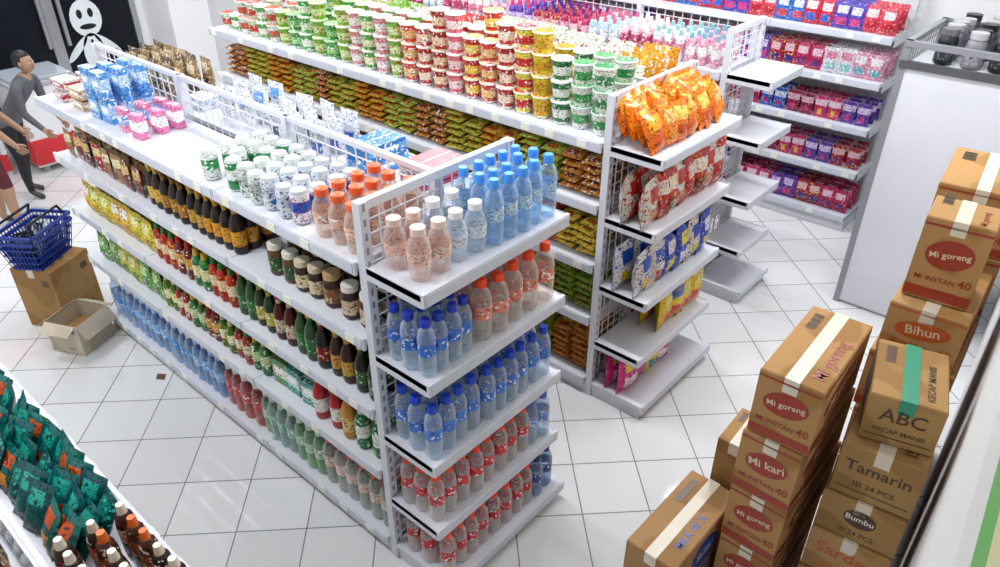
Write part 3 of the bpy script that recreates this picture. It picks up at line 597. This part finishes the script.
# ------------------------------------------------------------------ people
def skin_eval(V,E,R,sub=2):
    me=bpy.data.meshes.new('sk'); me.from_pydata(V,E,[]); ob=bpy.data.objects.new('sk',me); sc.collection.objects.link(ob)
    ob.modifiers.new('s','SKIN'); 
    for i,r in enumerate(R):
        me.skin_vertices[0].data[i].radius=(r if isinstance(r,tuple) else (r,r)); 
    me.skin_vertices[0].data[0].use_root=True
    m=ob.modifiers.new('u','SUBSURF'); m.levels=sub; m.render_levels=sub
    dg=bpy.context.evaluated_depsgraph_get(); ev=ob.evaluated_get(dg); em=ev.to_mesh()
    VV=[v.co.copy() for v in em.vertices]; FF=[tuple(p.vertices) for p in em.polygons]; ev.to_mesh_clear()
    bpy.data.objects.remove(ob); return VV,FF
def person(name,loc,rot,scale,top,trouser,hair,skin=(.42,.24,.15),long_hair=False,lean=.15,shorts=False,arm=(.3,.5),shoe=(.05,.05,.05)):
    mats=[simple(name+'_skin',skin,.5),simple(name+'_top',top,.8,noise=.15,nscale=20),simple(name+'_trousers',trouser,.8,noise=.15,nscale=20),simple(name+'_hair',hair,.5),simple(name+'_shoe',shoe,.5),simple('eye_white',(.8,.8,.8),.2),simple('lips',(.35,.1,.08),.5)]
    ly=lean; dp=lean*.12
    J={'pel':(0,0,.86),'sp':(0,ly*.35,1.04),'ch':(0,ly*.75,1.22-dp*.5),'nb':(0,ly,1.37-dp),'nk':(0,ly+.02,1.44-dp)}
    V=[];R=[];idx={}
    def v(n,p,r): idx[n]=len(V); V.append(p); R.append(r)
    v('pel',J['pel'],(.125,.095)); v('sp',J['sp'],(.115,.085)); v('ch',J['ch'],(.135,.095)); v('nb',J['nb'],(.07,.06)); v('nk',J['nk'],.048)
    seg=[];E=[]
    def e(a,b,m): E.append((idx[a],idx[b])); seg.append((Vector(V[idx[a]]),Vector(V[idx[b]]),m))
    e('pel','sp',1);e('sp','ch',1);e('ch','nb',1);e('nb','nk',0)
    for sg,n in((-1,'l'),(1,'r')):
        st=.06 if sg>0 else -.08
        v('hip'+n,(sg*.085,0,.80),.085); v('kn'+n,(sg*.10,st*.6+.03,.45),.056); v('cf'+n,(sg*.10,st*.8,.30),.052); v('an'+n,(sg*.10,st,.08),.034); v('to'+n,(sg*.12,st+.14,.03),(.034,.026))
        e('pel','hip'+n,2); e('hip'+n,'kn'+n,2); e('kn'+n,'cf'+n,0 if shorts else 2); e('cf'+n,'an'+n,0 if shorts else 2); e('an'+n,'to'+n,4)
        aa=arm[0] if sg<0 else arm[1]
        sh=Vector((sg*.165,ly*.95,1.33-dp)); el=sh+Vector((sg*.06,math.sin(aa)*.26,-math.cos(aa)*.26)); b2=aa+.6
        wr=el+Vector((-sg*.02,math.sin(b2)*.23,-math.cos(b2)*.23)); d=(wr-el).normalized(); pm=wr+d*.06
        v('sh'+n,sh,.058); v('el'+n,el,.042); v('wr'+n,wr,(.026,.03)); v('pm'+n,pm,(.02,.036))
        e('nb','sh'+n,1); e('sh'+n,'el'+n,1); e('el'+n,'wr'+n,0 if shorts else 1); e('wr'+n,'pm'+n,0)
        idx['d'+n]=(d,pm,wr)
    VV,FF=skin_eval([tuple(p) for p in V],E,R)
    AV=[];AF=[];AM=[]
    def push(vs,fs,mf):
        o=len(AV); AV.extend([tuple(q) for q in vs])
        for f in fs:
            AF.append(tuple(i+o for i in f)); c=sum((Vector(vs[i]) for i in f),Vector())/len(f); AM.append(mf(c) if callable(mf) else mf)
    def near(c):
        best=9;bm=0
        for a,b,m in seg:
            ab=b-a; t=max(0,min(1,(c-a).dot(ab)/ab.length_squared)); d=(c-(a+ab*t)).length
            if d<best: best=d;bm=m
        if bm==2 and c.z>.84: bm=1
        return bm
    push(VV,FF,near)
    for sg,n in((-1,'l'),(1,'r')):
        d,pm,wr=idx['d'+n]; side=d.cross(Vector((1,0,0))).normalized()
        curl=Vector((-sg,0,0))
        for k,(o,L) in enumerate(((-.027,.062),(-.009,.074),(.009,.07),(.027,.055))):
            a=pm+side*o; b=a+d*L*.5; c=b+(d*.8+curl*.5).normalized()*L*.4; e_=c+(d*.5+curl*.8).normalized()*L*.3
            fv,ff=skin_eval([tuple(a-d*.015),tuple(a+d*.01),tuple(b),tuple(c),tuple(e_)],[(0,1),(1,2),(2,3),(3,4)],[.009,.009,.0085,.008,.007],1); push(fv,ff,0)
        a=wr+d*.025-side*.03; b=a-side*.02+d*.03; c=b+d*.025+curl*.01
        fv,ff=skin_eval([tuple(wr+d*.02),tuple(a),tuple(b),tuple(c)],[(0,1),(1,2),(2,3)],[.011,.011,.0095,.008],1); push(fv,ff,0)
    hc=Vector((0,ly+.045,1.54-dp))
    def ell(c,rx,ry,rz,m,nu=16,nv=12,fn=None):
        vs=[];fs=[]
        for j in range(nv+1):
            th=math.pi*j/nv
            for i in range(nu):
                ph=2*math.pi*i/nu; p=Vector((rx*math.sin(th)*math.cos(ph),ry*math.sin(th)*math.sin(ph),rz*math.cos(th)))
                if fn: p=fn(p)
                vs.append(c+p)
        for j in range(nv):
            for i in range(nu): fs.append((j*nu+i,(j+1)*nu+i,(j+1)*nu+(i+1)%nu,j*nu+(i+1)%nu))
        push(vs,fs,m)
    def hf(p):
        q=p.copy()
        if p.z<0: q.x*=1+p.z*2.6; q.y=q.y*(1+p.z*1.2)+(-p.z)*.12
        return q
    ell(hc,.072,.092,.112,0,fn=hf)
    def hairf(p):
        q=p.copy()
        if p.y>.02 and p.z<.045: q.y=.02+(p.y-.02)*.3; q.x*=.94
        if p.z<0 and not long_hair: q.z*=.7
        if p.z<0 and long_hair: q.z*=2.0
        return q
    ell(hc+Vector((0,-.012,.014)),.081,.098,.114,3,fn=hairf)
    ell(hc+Vector((0,.095,-.018)),.012,.018,.022,0,8,6)
    for sx in(-1,1):
        ell(hc+Vector((sx*.03,.083,.004)),.012,.008,.008,5,8,6); ell(hc+Vector((sx*.03,.089,.004)),.005,.004,.005,3,6,5)
        ell(hc+Vector((sx*.03,.084,.024)),.017,.006,.004,3,8,4)
        ell(hc+Vector((sx*.075,0,-.008)),.009,.018,.03,0,8,6)
    ell(hc+Vector((0,.086,-.058)),.022,.009,.008,6,8,6)
    me=bpy.data.meshes.new(name); me.from_pydata(AV,[],AF)
    for m in mats: me.materials.append(m)
    me.polygons.foreach_set('material_index',np.array(AM,dtype=np.int32)); me.polygons.foreach_set('use_smooth',np.ones(len(AF),dtype=bool)); me.update()
    zmin=min(q[2] for q in AV)
    ob=bpy.data.objects.new(name,me); sc.collection.objects.link(ob); ob.location=(loc[0],loc[1],-zmin*scale); ob.rotation_euler=(0,0,rot); ob.scale=(scale,)*3
    return ob
person('person',(.42,4.86,0),rad(-140),.72,(.11,.115,.13),(.015,.015,.02),(.015,.01,.01),lean=.34,arm=(.0,.1))
person('person',(.10,4.36,0),rad(-110),.78,(.012,.012,.015),(.10,.015,.02),(.015,.01,.01),lean=.12,shorts=True,arm=(.1,.0),long_hair=True)

# ------------------------------------------------------------------ lights
M_TUBE=simple('lit_tube',(1,1,1),.5,emit=8)
def lamp(x,y,ang,power,L=1.2):
    s=SM(); s.box(-L/2,L/2,-.06,.06,-.03,0,0); s.box(-L/2+.02,L/2-.02,-.015,.015,-.06,-.03,1)
    ob=s.make('ceiling_lamp',[M_STEEL,M_TUBE],loc=(x,y,HT),rot=(0,0,ang))
    ld=bpy.data.lights.new('tube_light','AREA'); ld.shape='RECTANGLE'; ld.size=L; ld.size_y=.12; ld.energy=power*.58; ld.color=(.93,.968,1)
    lo=bpy.data.objects.new('tube_light',ld); sc.collection.objects.link(lo); lo.parent=ob; lo.location=(0,0,-.08)
for x,y,p in((-.9,.9,60),(-.7,3.6,60),(1.05,.2,50),(1.0,2.6,50),(2.4,-.6,60),(2.5,2.0,50),(3.6,.6,45),(3.6,3.6,45),(1.2,5.0,48)):
    lamp(x,y,rad(90),p)
wd=bpy.data.worlds.new('world'); sc.world=wd; wd.use_nodes=True; wd.node_tree.nodes['Background'].inputs['Color'].default_value=(.8,.88,1,1); wd.node_tree.nodes['Background'].inputs['Strength'].default_value=.2

# ------------------------------------------------------------------ camera
cd=bpy.data.cameras.new('camera'); cam=bpy.data.objects.new('camera',cd); sc.collection.objects.link(cam)
cam.location=(cx,cy,2.6); cam.rotation_euler=(rad(58),0,rad(-48.7)); cd.sensor_width=36; cd.lens=26.8; cd.clip_start=.02
sc.camera=cam
